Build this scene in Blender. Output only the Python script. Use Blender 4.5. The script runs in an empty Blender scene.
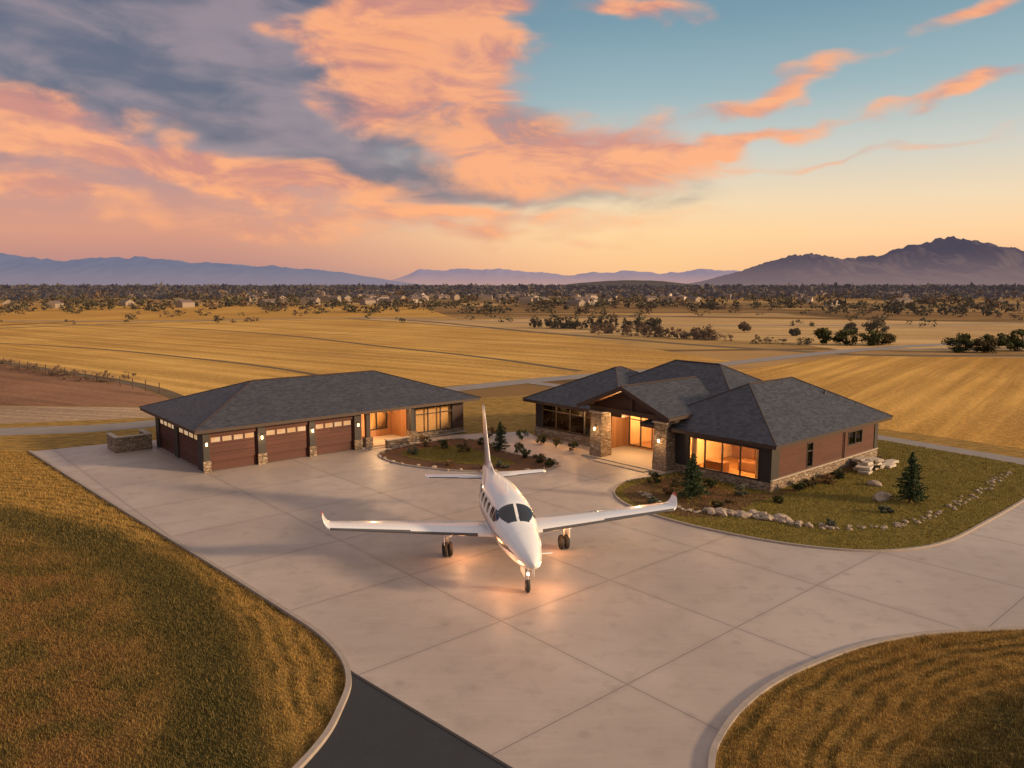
import bpy, bmesh, math, random
import numpy as np
from mathutils import Vector, noise as mn
random.seed(7); rng=np.random.default_rng(7)
scene=bpy.context.scene
COL=scene.collection
rad=math.radians

# ------------------------------------------------------------------ helpers
def lin(r,g,b):
    def f(c):
        c/=255.0
        return c/12.92 if c<=0.04045 else ((c+0.055)/1.055)**2.4
    return (f(r),f(g),f(b),1.0)
T=None
class S:
    def __init__(s,sock): s.s=sock
    def __add__(a,b): return mth('ADD',a,b)
    def __radd__(a,b): return mth('ADD',b,a)
    def __sub__(a,b): return mth('SUBTRACT',a,b)
    def __rsub__(a,b): return mth('SUBTRACT',b,a)
    def __mul__(a,b): return mth('MULTIPLY',a,b)
    def __rmul__(a,b): return mth('MULTIPLY',b,a)
    def __truediv__(a,b): return mth('DIVIDE',a,b)
def put(sock,v):
    if isinstance(v,S): T.links.new(v.s,sock)
    else:
        if isinstance(v,tuple) and len(v)==3 and sock.type=='RGBA': v=(*v,1.0)
        sock.default_value=v
def mth(op,*a,clamp=False):
    n=T.nodes.new('ShaderNodeMath'); n.operation=op; n.use_clamp=clamp
    for i,v in enumerate(a): put(n.inputs[i],v)
    return S(n.outputs[0])
def sat(x):
    return mth('ADD',x,0.0,clamp=True)
def smooth(a,b,x,lo=0.0,hi=1.0):
    n=T.nodes.new('ShaderNodeMapRange'); n.interpolation_type='SMOOTHSTEP'
    if a>b: a,b,lo,hi=b,a,hi,lo
    put(n.inputs[0],x); n.inputs[1].default_value=a; n.inputs[2].default_value=b
    n.inputs[3].default_value=lo; n.inputs[4].default_value=hi
    return S(n.outputs[0])
def noise(vec,scale=1.0,detail=4.0,rough=0.55,dist=0.0,col=False):
    n=T.nodes.new('ShaderNodeTexNoise')
    if vec is not None: put(n.inputs['Vector'],vec)
    n.inputs['Scale'].default_value=scale; n.inputs['Detail'].default_value=detail
    n.inputs['Roughness'].default_value=rough; n.inputs['Distortion'].default_value=dist
    return S(n.outputs[1 if col else 0])
def white(vec):
    n=T.nodes.new('ShaderNodeTexWhiteNoise'); n.noise_dimensions='3D'; put(n.inputs['Vector'],vec); return S(n.outputs[0])
def voro(vec,scale,feature='F1',out=0,rnd=1.0):
    n=T.nodes.new('ShaderNodeTexVoronoi'); n.feature=feature; put(n.inputs['Vector'],vec)
    n.inputs['Scale'].default_value=scale; n.inputs['Randomness'].default_value=rnd
    return S(n.outputs[out])
def ramp(fac,stops,interp='LINEAR'):
    n=T.nodes.new('ShaderNodeValToRGB'); put(n.inputs[0],fac); cr=n.color_ramp; cr.interpolation=interp
    while len(cr.elements)>1: cr.elements.remove(cr.elements[-1])
    cr.elements[0].position=stops[0][0]; cr.elements[0].color=stops[0][1]
    for p,c in stops[1:]:
        e=cr.elements.new(p); e.color=c
    return S(n.outputs[0])
def mixc(f,a,b,mode='MIX'):
    n=T.nodes.new('ShaderNodeMix'); n.data_type='RGBA'; n.blend_type=mode; n.clamp_factor=True
    put(n.inputs[0],f); put(n.inputs[6],a); put(n.inputs[7],b)
    return S(n.outputs[2])
def xyz(v):
    n=T.nodes.new('ShaderNodeSeparateXYZ'); put(n.inputs[0],v); return [S(o) for o in n.outputs]
def comb(x,y,z):
    n=T.nodes.new('ShaderNodeCombineXYZ'); put(n.inputs[0],x);put(n.inputs[1],y);put(n.inputs[2],z); return S(n.outputs[0])
def pos():
    return S(T.nodes.new('ShaderNodeNewGeometry').outputs['Position'])
def tc(o='Object'):
    return S(T.nodes.new('ShaderNodeTexCoord').outputs[o])
def attr(name):
    n=T.nodes.new('ShaderNodeAttribute'); n.attribute_name=name; return S(n.outputs['Fac'])
def mapv(vec,scale=(1,1,1),rot=(0,0,0),loc=(0,0,0)):
    n=T.nodes.new('ShaderNodeMapping'); put(n.inputs[0],vec)
    n.inputs[1].default_value=loc; n.inputs[2].default_value=rot; n.inputs[3].default_value=scale
    return S(n.outputs[0])
def newmat(name):
    global T
    m=bpy.data.materials.new(name); m.use_nodes=True; T=m.node_tree; return m
def fin(m,color,rough=0.8,bump=None,metal=0.0,spec=0.5,coat=0.0,emit=None,estr=0.0):
    global T
    T=m.node_tree; b=T.nodes['Principled BSDF']
    put(b.inputs['Base Color'],color); put(b.inputs['Roughness'],rough); put(b.inputs['Metallic'],metal)
    b.inputs['Specular IOR Level'].default_value=spec; b.inputs['Coat Weight'].default_value=coat
    if emit is not None:
        put(b.inputs['Emission Color'],emit); put(b.inputs['Emission Strength'],estr)
        m.cycles.emission_sampling='NONE'
    if bump:
        n=T.nodes.new('ShaderNodeBump'); put(n.inputs['Height'],bump[0]); n.inputs['Strength'].default_value=bump[1]; n.inputs['Distance'].default_value=bump[2]
        T.links.new(n.outputs[0],b.inputs['Normal'])
    return m
def simple(name,col,rough=0.6,metal=0,var=0.15,scale=6,**k):
    m=newmat(name); n=noise(tc(),scale,3)
    c=mixc(n,tuple(x*(1-var) for x in col[:3]),tuple(min(1,x*(1+var)) for x in col[:3]))
    return fin(m,c,rough,metal=metal,**k)

def empty(name,loc=(0,0,0),rz=0):
    o=bpy.data.objects.new(name,None); o.location=loc; o.rotation_euler=(0,0,rz); COL.objects.link(o); return o
def obj(name,me,parent=None,mats=(),loc=None):
    o=bpy.data.objects.new(name,me); COL.objects.link(o)
    for m in mats: me.materials.append(m)
    if parent: o.parent=parent
    if loc: o.location=loc
    return o
def mesh(name,v,f,parent=None,mats=(),smooth_=False,loc=None):
    me=bpy.data.meshes.new(name); me.from_pydata([tuple(a) for a in v],[],f); me.update()
    if smooth_: me.polygons.foreach_set('use_smooth',[True]*len(me.polygons))
    return obj(name,me,parent,mats,loc)
def npmesh(name,V,k,mats,tone=None,parent=None):
    V=np.asarray(V,dtype=np.float32).reshape(-1,3); nv=len(V); nf=nv//k
    me=bpy.data.meshes.new(name); me.vertices.add(nv); me.vertices.foreach_set('co',V.ravel())
    me.loops.add(nv); me.loops.foreach_set('vertex_index',np.arange(nv,dtype=np.int32))
    me.polygons.add(nf); me.polygons.foreach_set('loop_start',np.arange(0,nv,k,dtype=np.int32))
    if tone is not None:
        a=me.attributes.new('tone','FLOAT','FACE'); a.data.foreach_set('value',np.asarray(tone,dtype=np.float32))
    me.update(calc_edges=True); me.validate()
    return obj(name,me,parent,mats)
BOXF=[(0,3,2,1),(4,5,6,7),(0,1,5,4),(1,2,6,5),(2,3,7,6),(3,0,4,7)]
def box(name,x0,x1,y0,y1,z0,z1,mat,parent=None,bev=0):
    if x0>x1:x0,x1=x1,x0
    if y0>y1:y0,y1=y1,y0
    v=[(x0,y0,z0),(x1,y0,z0),(x1,y1,z0),(x0,y1,z0),(x0,y0,z1),(x1,y0,z1),(x1,y1,z1),(x0,y1,z1)]
    o=mesh(name,v,BOXF,parent,[mat])
    if bev:
        b=o.modifiers.new('b','BEVEL'); b.width=bev; b.segments=2
    return o
def crom(pts,n=6,closed=False):
    out=[];N=len(pts)
    rngi=range(N if closed else N-1)
    for i in rngi:
        if closed: p0,p1,p2,p3=[pts[(i+j)%N] for j in(-1,0,1,2)]
        else: p0,p1,p2,p3=pts[max(i-1,0)],pts[i],pts[i+1],pts[min(i+2,N-1)]
        for k in range(n):
            t=k/n
            out.append(tuple(.5*((2*p1[d])+(-p0[d]+p2[d])*t+(2*p0[d]-5*p1[d]+4*p2[d]-p3[d])*t*t+(-p0[d]+3*p1[d]-3*p2[d]+p3[d])*t**3) for d in range(2)))
    if not closed: out.append(tuple(pts[-1]))
    return out
def sheet(name,pts,z,mat,parent=None):
    bm=bmesh.new(); vs=[bm.verts.new((p[0],p[1],z)) for p in pts]
    f=bm.faces.new(vs); bm.normal_update()
    if f.normal.z<0: f.normal_flip()
    bmesh.ops.triangulate(bm,faces=[f]); me=bpy.data.meshes.new(name); bm.to_mesh(me); bm.free()
    return obj(name,me,parent,[mat])
def ribbon(name,pts,w,z,mat,h=0.0,parent=None):
    v=[];f=[];n=len(pts)
    for i,p in enumerate(pts):
        a=Vector(pts[max(i-1,0)]);b=Vector(pts[min(i+1,n-1)]); d=(b-a).normalized(); nn=Vector((-d.y,d.x))*w/2
        if h: v+=[(p[0]-nn.x,p[1]-nn.y,z-.05),(p[0]-nn.x*.85,p[1]-nn.y*.85,z+h),(p[0]+nn.x*.85,p[1]+nn.y*.85,z+h),(p[0]+nn.x,p[1]+nn.y,z-.05)]
        else: v+=[(p[0]-nn.x,p[1]-nn.y,z),(p[0]+nn.x,p[1]+nn.y,z)]
    k=4 if h else 2
    for i in range(n-1):
        for j in range(k-1): f.append((i*k+j,(i+1)*k+j,(i+1)*k+j+1,i*k+j+1))
    return mesh(name,v,f,parent,[mat])
def inpoly(P,poly):
    x,y=P[:,0],P[:,1]; c=np.zeros(len(P),bool); n=len(poly); j=n-1
    for i in range(n):
        xi,yi=poly[i];xj,yj=poly[j]
        if yi!=yj: c^=((yi>y)!=(yj>y))&(x<(xj-xi)*(y-yi)/(yj-yi)+xi)
        j=i
    return c
def inpts(poly,n):
    a=np.array(poly); lo=a.min(0);hi=a.max(0); out=[];tot=0
    while tot<n:
        P=rng.uniform(lo,hi,(n*2,2)); P=P[inpoly(P,poly)]; out.append(P);tot+=len(P)
    return np.concatenate(out)[:n]
def revolve(name,prof,parent,mat,axis='z',seg=24,loc=(0,0,0)):
    v=[];f=[]
    for r,h in prof:
        for i in range(seg):
            a=2*math.pi*i/seg
            v.append({'z':(r*math.cos(a),r*math.sin(a),h),'x':(h,r*math.cos(a),r*math.sin(a)),'y':(r*math.cos(a),h,r*math.sin(a))}[axis])
    for k in range(len(prof)-1):
        for i in range(seg):
            j=(i+1)%seg; f.append((k*seg+i,k*seg+j,(k+1)*seg+j,(k+1)*seg+i))
    return mesh(name,v,f,parent,[mat],True,loc)
def tube(name,p,q,r0,r1,mat,parent=None,seg=8):
    p=Vector(p);q=Vector(q);d=(q-p).normalized();a=d.orthogonal().normalized();b=d.cross(a);v=[]
    for c,r in((p,r0),(q,r1)):
        for i in range(seg):
            t=2*math.pi*i/seg; v.append(c+a*math.cos(t)*r+b*math.sin(t)*r)
    f=[(i,(i+1)%seg,seg+(i+1)%seg,seg+i) for i in range(seg)]+[tuple(range(seg))[::-1],tuple(range(seg,2*seg))]
    return mesh(name,v,f,parent,[mat],False)

# ------------------------------------------------------------------ sky / world
SUN_EL=15; SUN_AZ=105     # azimuth clockwise from +Y
w=bpy.data.worlds.new('World'); scene.world=w; w.use_nodes=True; T=w.node_tree
bg=T.nodes['Background']
d=tc('Generated'); dx,dy,dz=xyz(d)
hyp=mth('SQRT',dx*dx+dy*dy+1e-5)
h=dz/hyp; az=mth('ARCTAN2',dx,dy)
nd=comb(az*3.0,h*7.0,0.0)
ncol=noise(nd,1.7,3,.55,.2,col=True); n1,n2,n3=xyz(ncol)
nf_=noise(comb(az*5.0-h*4.0,h*15.0+az*2.0,1.5),1.6,5,.6,.5)
wa=az+(n1-0.5)*0.30; wh=h+(n2-0.5)*0.13; wv=comb(wa,wh,0.0)
hs=sat(h/0.8)
def st(*a): return [(p/0.8,lin(*c)) for p,c in a]
right=ramp(hs,st((0,(238,172,134)),(.025,(248,188,142)),(.06,(253,208,158)),(.10,(240,214,178)),(.16,(204,204,194)),(.23,(156,180,186)),(.32,(118,152,168)),(.42,(104,132,152)),(.60,(190,176,170))))
left=ramp(hs,st((0,(150,130,140)),(.025,(186,136,130)),(.06,(212,148,126)),(.10,(198,144,132)),(.16,(158,138,144)),(.23,(126,138,152)),(.32,(104,120,140)),(.42,(92,108,130)),(.60,(190,172,168))))  # last stop of both ramps brightened above the view as added fill light
base=mixc(smooth(-.42,.15,az),left,right)
glow=smooth(.34,0.0,mth('ABSOLUTE',az-.2))*smooth(.15,.03,h)*.4
base=mixc(glow,base,lin(255,214,150))
def blob(px,py,rx,ry,slope=0.0):
    """soft elliptical patch of cloud; centre given as sky azimuth / elevation tangent"""
    n=T.nodes.new('ShaderNodeMapping'); n.vector_type='TEXTURE'; put(n.inputs[0],wv)
    n.inputs[1].default_value=(px,py,0); n.inputs[2].default_value=(0,0,math.atan(slope)); n.inputs[3].default_value=(rx,ry,1)
    g=T.nodes.new('ShaderNodeTexGradient'); g.gradient_type='SPHERICAL'; T.links.new(n.outputs[0],g.inputs[0])
    return S(g.outputs['Fac'])
def acc(lst):
    o=None
    for b,k in lst: o=b*k if o is None else mth('MULTIPLY_ADD',b,k,o)
    return o
slate=acc([(blob(-.52,.290,.50,.12,-.03),2.6),(blob(-.26,.215,.34,.09,-.12),1.4),(blob(-.10,.120,.40,.040,-.05),1.1),(blob(-.26,.34,.16,.10),1.5),(blob(-.55,.145,.2,.035),.8),(blob(.02,.19,.12,.05),.6)])
pink=acc([(blob(-.110,.300,.17,.14,-.35),2.7),(blob(-.57,.195,.17,.045,-.1),2.5),(blob(-.42,.140,.38,.038,-.14),2.1),(blob(.07,.160,.26,.070,.05),1.6),(blob(-.58,.11,.2,.03,-.1),1.3),
  (blob(-.12,.075,.5,.028,0),1.0),(blob(.33,.235,.12,.020,.25),1.3),(blob(.30,.185,.14,.018,.15),1.3),(blob(.50,.205,.13,.020,.12),1.4),(blob(.48,.31,.10,.024,.3),1.2),(blob(.15,.33,.13,.03),1.2),(blob(.42,.15,.2,.012,.05),.7)])
S_=smooth(.08,1.0,slate*(nf_*1.1+.5)+(nf_-.5)*.5)
P_=smooth(.16,1.08,pink*(nf_*1.8+.12)+(nf_-.5)*.35)
sl_col=mixc(smooth(.34,.68,n1+(nf_-.5)*.6),lin(92,96,116),lin(152,134,142))
pk_col=mixc(smooth(.36,.62,nf_+(n3-.5)*.5),lin(208,138,122),lin(255,172,118))
c=mixc(S_*.88,base,sl_col)
c=mixc(P_*.90,c,pk_col)
sky=T.nodes.new('ShaderNodeTexSky'); sky.sky_type='NISHITA'; sky.sun_disc=False
sky.sun_elevation=rad(SUN_EL); sky.sun_rotation=rad(SUN_AZ); sky.air_density=1.2; sky.dust_density=2
nis=mixc(1.0,S(sky.outputs[0]),(.010,.010,.010,1),'MULTIPLY')
tot=mixc(1.0,c,nis,'ADD')
put(bg.inputs[0],tot); bg.inputs[1].default_value=1.0
w.cycles.sampling_method='NONE'
sd=bpy.data.lights.new('sun','SUN'); sd.energy=4.9; sd.angle=rad(5); sd.color=(1.0,.68,.38)
so=bpy.data.objects.new('sun',sd); COL.objects.link(so)
sv=Vector((math.sin(rad(SUN_AZ))*math.cos(rad(SUN_EL)),math.cos(rad(SUN_AZ))*math.cos(rad(SUN_EL)),math.sin(rad(SUN_EL))))
so.rotation_euler=sv.to_track_quat('Z','Y').to_euler()

# ------------------------------------------------------------------ materials
def mow():
    P=pos(); x,y,z=xyz(P); nlow=noise(P,.3,2); wv=(nlow-.5)*1.3
    rl=mth('SQRT',(x+41)*(x+41)+(y-8)*(y-8))+wv; rr=mth('SQRT',(x-20)*(x-20)+(y-11)*(y-11))+wv
    edgeL=smooth(33.0,34.4,rl)*smooth(37.0,35.6,rl)
    goldL=smooth(35.4,36.8,rl)
    inL=1.0-smooth(31.4,33.6,rl)
    goldR=smooth(11.0,12.8,rr)
    sel=mth('GREATER_THAN',x,0.0); ns_=1.0-sel
    dark=edgeL*ns_+(1.0-goldR)*.9*sel; gold=goldL*ns_+goldR*sel
    r=rl*ns_+rr*sel
    stripe=smooth(-.7,.9,mth('SINE',r*10.5))*smooth(.30,.62,noise(P,.9,3))
    return dark,gold,stripe,inL*ns_,P
def grasscol(tone=None):
    dark,gold,stripe,inner,P=mow()
    nb=noise(P,.5,4,.65); ns=noise(P,5.0,3,.7)
    c=mixc(smooth(.35,.65,nb),(.090,.066,.018,1),(.20,.12,.036,1))
    c=mixc(gold*.85,c,(.40,.24,.066,1))
    c=mixc(inner*smooth(.42,.58,nb)*.65,c,(.20,.095,.035,1))
    c=mixc(stripe*(gold*.50+.28),c,(.080,.062,.018,1))
    c=mixc(dark*.80,c,(.048,.048,.014,1))
    c=mixc(smooth(.5,.75,ns)*.35,c,(.36,.24,.085,1))
    if tone is not None: c=mixc(tone*.6,c,mixc(.5,c,(.44,.30,.11,1)))
    return c
m=newmat('lawn'); M_LAWN=fin(m,grasscol(),.95,bump=(noise(pos(),14,4,.7),.9,.06),spec=.1)
m=newmat('grass_blades'); M_BLADE=fin(m,grasscol(attr('tone')),.8,spec=.15)
m=newmat('yard_lawn'); g=noise(pos(),1.1,4,.6)
M_YARD=fin(m,mixc(g,(.09,.085,.018,1),(.24,.17,.042,1)),.95,bump=(noise(pos(),16,4,.7),.8,.05),spec=.1)
m=newmat('yard_blades'); M_YBLADE=fin(m,mixc(attr('tone'),mixc(noise(pos(),1.1,3),(.08,.085,.018,1),(.22,.16,.04,1)),(.32,.24,.06,1)),.8,spec=.15)
m=newmat('mulch'); M_MULCH=fin(m,mixc(noise(pos(),12,4),(.06,.033,.02,1),(.17,.09,.052,1)),.95,bump=(noise(pos(),20,4,.7),.9,.05),spec=.1)
# concrete
m=newmat('concrete'); P=mapv(pos(),rot=(0,0,rad(-41.3)))
gx,gy,_=xyz(P); ox=8.2*math.cos(rad(41.3))+26.8*math.sin(rad(41.3)); oy=-8.2*math.sin(rad(41.3))+26.8*math.cos(rad(41.3))
qx=(gx-ox)/6.1; qy=(gy-oy)/6.1
def dj(q): return mth('ABSOLUTE',mth('FRACT',q+.5)-.5)*6.1
jd=mth('MINIMUM',dj(qx),dj(qy)); joint=smooth(.030,.010,jd); jsoft=smooth(.30,.0,jd)
cell=white(comb(mth('FLOOR',qx),mth('FLOOR',qy),0.0))
P0=pos(); big=noise(P0,.12,3,.6); med=noise(P0,.9,5,.65); fine=noise(P0,30,3,.7)
c=mixc(smooth(.3,.7,big),(.375,.305,.268,1),(.50,.42,.37,1))
c=mixc(cell*.42,c,(.33,.275,.25,1)); c=mixc(smooth(.48,.70,med)*.45,c,(.29,.24,.21,1))
c=mixc(fine*.25,c,(.24,.205,.185,1))
sw=noise(mapv(P0,scale=(.5,6,1),rot=(0,0,rad(41))),1,3,.6); c=mixc(smooth(.5,.8,sw)*.25,c,(.54,.46,.41,1))
spots=voro(P0,.55,'F1',0); c=mixc(smooth(.16,.04,spots+(med-.5)*.25)*.30,c,(.17,.145,.13,1))
c=mixc(jsoft*.16,c,(.20,.175,.16,1)); c=mixc(joint*.65,c,(.12,.10,.09,1))
M_CONC=fin(m,c,med*.3+.36,bump=(fine*.3-joint,.35,.02),spec=.45)
M_KERB=simple('kerb_concrete',(.32,.27,.235),.85,var=.25,scale=3)
m=newmat('asphalt'); g=noise(pos(),60,2,.7); g2=noise(pos(),1.2,4)
M_ASPH=fin(m,mixc(smooth(.45,.75,g)*.6+g2*.3,(.012,.016,.024,1),(.048,.052,.060,1)),.8,bump=(g,.5,.01))
m=newmat('road'); M_ROAD=fin(m,mixc(noise(pos(),.6,4),(.17,.155,.15,1),(.29,.255,.24,1)),.9)
m=newmat('track'); M_TRACK=fin(m,mixc(noise(pos(),.3,4),(.20,.15,.10,1),(.34,.26,.18,1)),.95)
m=newmat('ditch'); M_DITCH=fin(m,mixc(noise(pos(),.4,4),(.06,.042,.02,1),(.15,.095,.04,1)),.95)
def fieldmat(name,a,b,rot,sp=3.5,k=.35):
    m=newmat(name); P0=pos(); P=mapv(P0,rot=(0,0,rad(rot))); u,v,_=xyz(P)
    wv=noise(P0,.03,2)*4; row=mth('SINE',(v+wv*.3)*(6.283/sp))*.5+.5
    st_=noise(mapv(P,scale=(.008,.22,1)),1,4,.75); bl=noise(P0,.028,4,.6); f=noise(P0,1.3,4,.7)
    pt=noise(mapv(P0,loc=(50,20,0)),.018,3,.6)
    c=mixc(smooth(.3,.7,bl),a,b); c=mixc(smooth(.44,.60,st_)*.55,c,tuple(x*.55 for x in a[:3])); c=mixc(row*k,c,tuple(x*.5 for x in a[:3]))
    c=mixc(smooth(.50,.66,pt)*.45,c,(a[0]*.58,a[1]*.58,a[2]*.8,1))
    c=mixc(smooth(.45,.75,f)*.35,c,tuple(min(x*1.25,.9) for x in b[:3]))
    return fin(m,c,.95,bump=(f,.6,.25),spec=.1)
F1=fieldmat('field_gold_a',(.50,.28,.07,1),(.70,.43,.125,1),35,4.2,.28)
F2=fieldmat('field_gold_b',(.49,.265,.06,1),(.66,.385,.10,1),-52,3.0)
F3=fieldmat('field_brown',(.21,.105,.06,1),(.32,.175,.10,1),30,2.4,.15)
F4=fieldmat('field_tan',(.36,.25,.16,1),(.48,.34,.22,1),15,1.4,.3)
F5=fieldmat('field_pale',(.50,.32,.13,1),(.66,.44,.20,1),10,6)
m=newmat('terrain'); P0=pos(); P=mapv(P0,rot=(0,0,rad(12)),scale=(.0035,.011,1))
cc=voro(P,1.0,'F1',1,.9); r_,g_,b_=xyz(cc)
pat=ramp(r_,[(0,(.42,.25,.08,1)),(.25,(.24,.14,.06,1)),(.5,(.54,.34,.14,1)),(.68,(.15,.10,.05,1)),(.85,(.46,.29,.11,1)),(1,(.12,.09,.045,1))])
ed=voro(P,1.0,'DISTANCE_TO_EDGE',0,.9)
pat=mixc(smooth(.03,.008,ed)*.8,pat,(.09,.06,.03,1))
nn=noise(P0,.02,5,.65); pat=mixc(smooth(.4,.62,nn)*.5,pat,(.14,.09,.045,1))
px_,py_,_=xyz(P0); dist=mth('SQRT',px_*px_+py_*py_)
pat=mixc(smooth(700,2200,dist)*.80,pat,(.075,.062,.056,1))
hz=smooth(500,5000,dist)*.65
M_TERR=fin(m,pat,1.0,spec=.05,emit=lin(118,100,106),estr=hz)  # far ground glows with distance to imitate aerial haze

# buildings
m=newmat('roof_shingles'); uv=tc('UV'); u,v,_=xyz(uv)
rowi=mth('FLOOR',v/.18); fr=mth('FRACT',v/.18); uu=u/.32+rowi*.37; cw=white(comb(mth('FLOOR',uu),rowi,0.0)); fu=mth('FRACT',uu)
g=noise(uv,3,3,.6); g3=noise(uv,.45,3,.6)
c=mixc(cw,(.022,.026,.038,1),(.066,.070,.090,1)); c=mixc(smooth(.4,.7,g)*.35,c,(.085,.08,.085,1)); c=mixc(smooth(.4,.7,g3)*.4,c,(.026,.030,.044,1))
c=mixc(smooth(.22,.0,fr)*.75,c,(.008,.008,.011,1)); c=mixc(smooth(.06,.0,fu)*.5,c,(.012,.012,.014,1))
M_ROOF=fin(m,c,.62,bump=(cw*.4+fr*-.8,.8,.03),spec=.4)
M_FASC=simple('fascia_brown',(.045,.024,.018),.5)
M_CHAR=simple('charcoal_panel',(.028,.023,.022),.55)
def boards(name,a,b,step=.2,vert=False,rough=.6):
    m=newmat(name); P0=tc(); x,y,z=xyz(P0); q=(x+y)/step if vert else z/step
    f=mth('FRACT',q); cell=white(comb(mth('FLOOR',q),mth('FLOOR',(z if vert else (x+y))/3.1),0.0))
    gr=noise(mapv(P0,scale=(3,3,30) if not vert else (30,30,2)),1,3,.6)
    c=mixc(cell*.6+gr*.4,a,b); c=mixc(smooth(.1,.0,f)*.8,c,tuple(k*.2 for k in a[:3]))
    return fin(m,c,rough,bump=(f,.5,.02))
M_SID=boards('siding_redbrown',(.066,.019,.010,1),(.108,.032,.017,1),.19)
M_SIDD=boards('siding_dark',(.040,.019,.015,1),(.065,.030,.022,1),.19)
M_WOOD=boards('warm_wood',(.24,.11,.045,1),(.40,.19,.08,1),.14,True,.5)
M_GDOOR=boards('garage_door_wood',(.060,.015,.009,1),(.095,.025,.015,1),.52)
m=newmat('stone_veneer'); P=mapv(tc(),scale=(2.6,2.6,5.2)); cl=xyz(voro(P,1,'F1',1)); ed=voro(P,1,'DISTANCE_TO_EDGE',0); ns=noise(tc(),12,3)
c=ramp(cl[0],[(0,(.20,.135,.085,1)),(.35,(.36,.26,.18,1)),(.7,(.26,.18,.12,1)),(1,(.44,.35,.26,1))]); c=mixc(ns*.4,c,(.18,.14,.11,1)); c=mixc(smooth(.07,.01,ed)*.8,c,(.06,.045,.035,1))
M_STONE=fin(m,c,.9,bump=(smooth(0,.12,ed)+ns*.4,.9,.05))
M_CAP=simple('stone_cap',(.42,.35,.28),.8)
M_FLOOR=simple('room_floor',(.32,.18,.08),.5)
M_INW=simple('room_wall',(.74,.55,.32),.8,var=.3,scale=1.2)
M_FURN=simple('room_furniture',(.18,.09,.05),.6,var=.4,scale=2)
M_CURT=simple('curtain',(.62,.46,.28),.9)
m=newmat('glass')
b=T.nodes['Principled BSDF']; T.nodes.remove(b); tr=T.nodes.new('ShaderNodeBsdfTransparent'); tr.inputs[0].default_value=(.94,.88,.80,1)
gl=T.nodes.new('ShaderNodeBsdfGlossy'); gl.inputs['Roughness'].default_value=.03; mx=T.nodes.new('ShaderNodeMixShader'); lw=T.nodes.new('ShaderNodeFresnel'); lw.inputs[0].default_value=1.45
T.links.new(lw.outputs[0],mx.inputs[0]);T.links.new(tr.outputs[0],mx.inputs[1]);T.links.new(gl.outputs[0],mx.inputs[2]);T.links.new(mx.outputs[0],T.nodes['Material Output'].inputs[0]); M_GLASS=m
def emis(name,col,s):
    m=newmat(name); return fin(m,tuple(col[:3]),.5,emit=tuple(col[:3]),estr=s)
M_LAMP=emis('lamp_glass',(1.0,.62,.28),6)
m=newmat('lit_panes'); g=noise(mapv(tc(),scale=(1.2,1.2,2)),1,3); M_LITP=fin(m,(.2,.12,.06),.1,emit=mixc(smooth(.3,.7,g),(.80,.42,.16,1),(1.0,.72,.45,1)),estr=.55)

def point(name,parent,loc,e,r=.15,col=(1,.60,.26)):
    l=bpy.data.lights.new(name,'POINT'); l.energy=e; l.shadow_soft_size=r; l.color=col
    o=bpy.data.objects.new(name,l); COL.objects.link(o); o.parent=parent; o.location=loc; return o

def wall(parent,name,ax,c0,c1,a,b,z0,z1,mat,ops=()):
    def bx(nm,p,q,zz0,zz1):
        if q-p<1e-3 or zz1-zz0<1e-3: return
        if ax=='x': box(nm,p,q,c0,c1,zz0,zz1,mat,parent)
        else: box(nm,c0,c1,p,q,zz0,zz1,mat,parent)
    cur=a
    for (o0,o1,zb,zt) in sorted(ops):
        bx(name,cur,o0,z0,z1); bx(name+'_sill',o0,o1,z0,zb); bx(name+'_head',o0,o1,zt,z1); cur=o1
    bx(name,cur,b,z0,z1)
def window(parent,ax,c,sgn,a0,a1,zb,zt,n=1,hbar=None,lit=False):
    fr=.07; ci=c-sgn*.08; co=c+sgn*.03
    def bx(nm,p,q,z0,z1,m,d0=ci,d1=co):
        if ax=='x': box(nm,p,q,d0,d1,z0,z1,m,parent)
        else: box(nm,d0,d1,p,q,z0,z1,m,parent)
    bx('window_frame',a0,a1,zb,zb+fr,M_CHAR); bx('window_frame',a0,a1,zt-fr,zt,M_CHAR)
    for i in range(n+1):
        p=a0+(a1-a0-fr)*i/n; bx('window_mullion',p,p+fr,zb+fr,zt-fr,M_CHAR)
    if hbar:
        for i in range(n):
            p=a0+(a1-a0-fr)*i/n+fr; q=a0+(a1-a0-fr)*(i+1)/n; bx('window_transom',p,q,hbar,hbar+.05,M_CHAR)
    g=c-sgn*.05
    bx('window_glass',a0+.01,a1-.01,zb+.01,zt-.01,M_LITP if lit else M_GLASS,g-.006,g+.006)
def room(parent,x0,x1,y0,y1,z1,lights,e=60):
    box('room_floor',x0,x1,y0,y1,.12,.16,M_FLOOR,parent); box('room_ceiling',x0,x1,y0,y1,z1-.05,z1,M_INW,parent)
    for nm,b in (('a',(x1-.06,x1,y0,y1)),('b',(x0,x1-.07,y0,y0+.05)),('c',(x0,x1-.07,y1-.05,y1))): box('room_wall_'+nm,*b,.17,z1-.06,M_INW,parent)
    for l in lights: point('room_light',parent,(l[0],l[1],z1-.55),e,.25)

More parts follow.
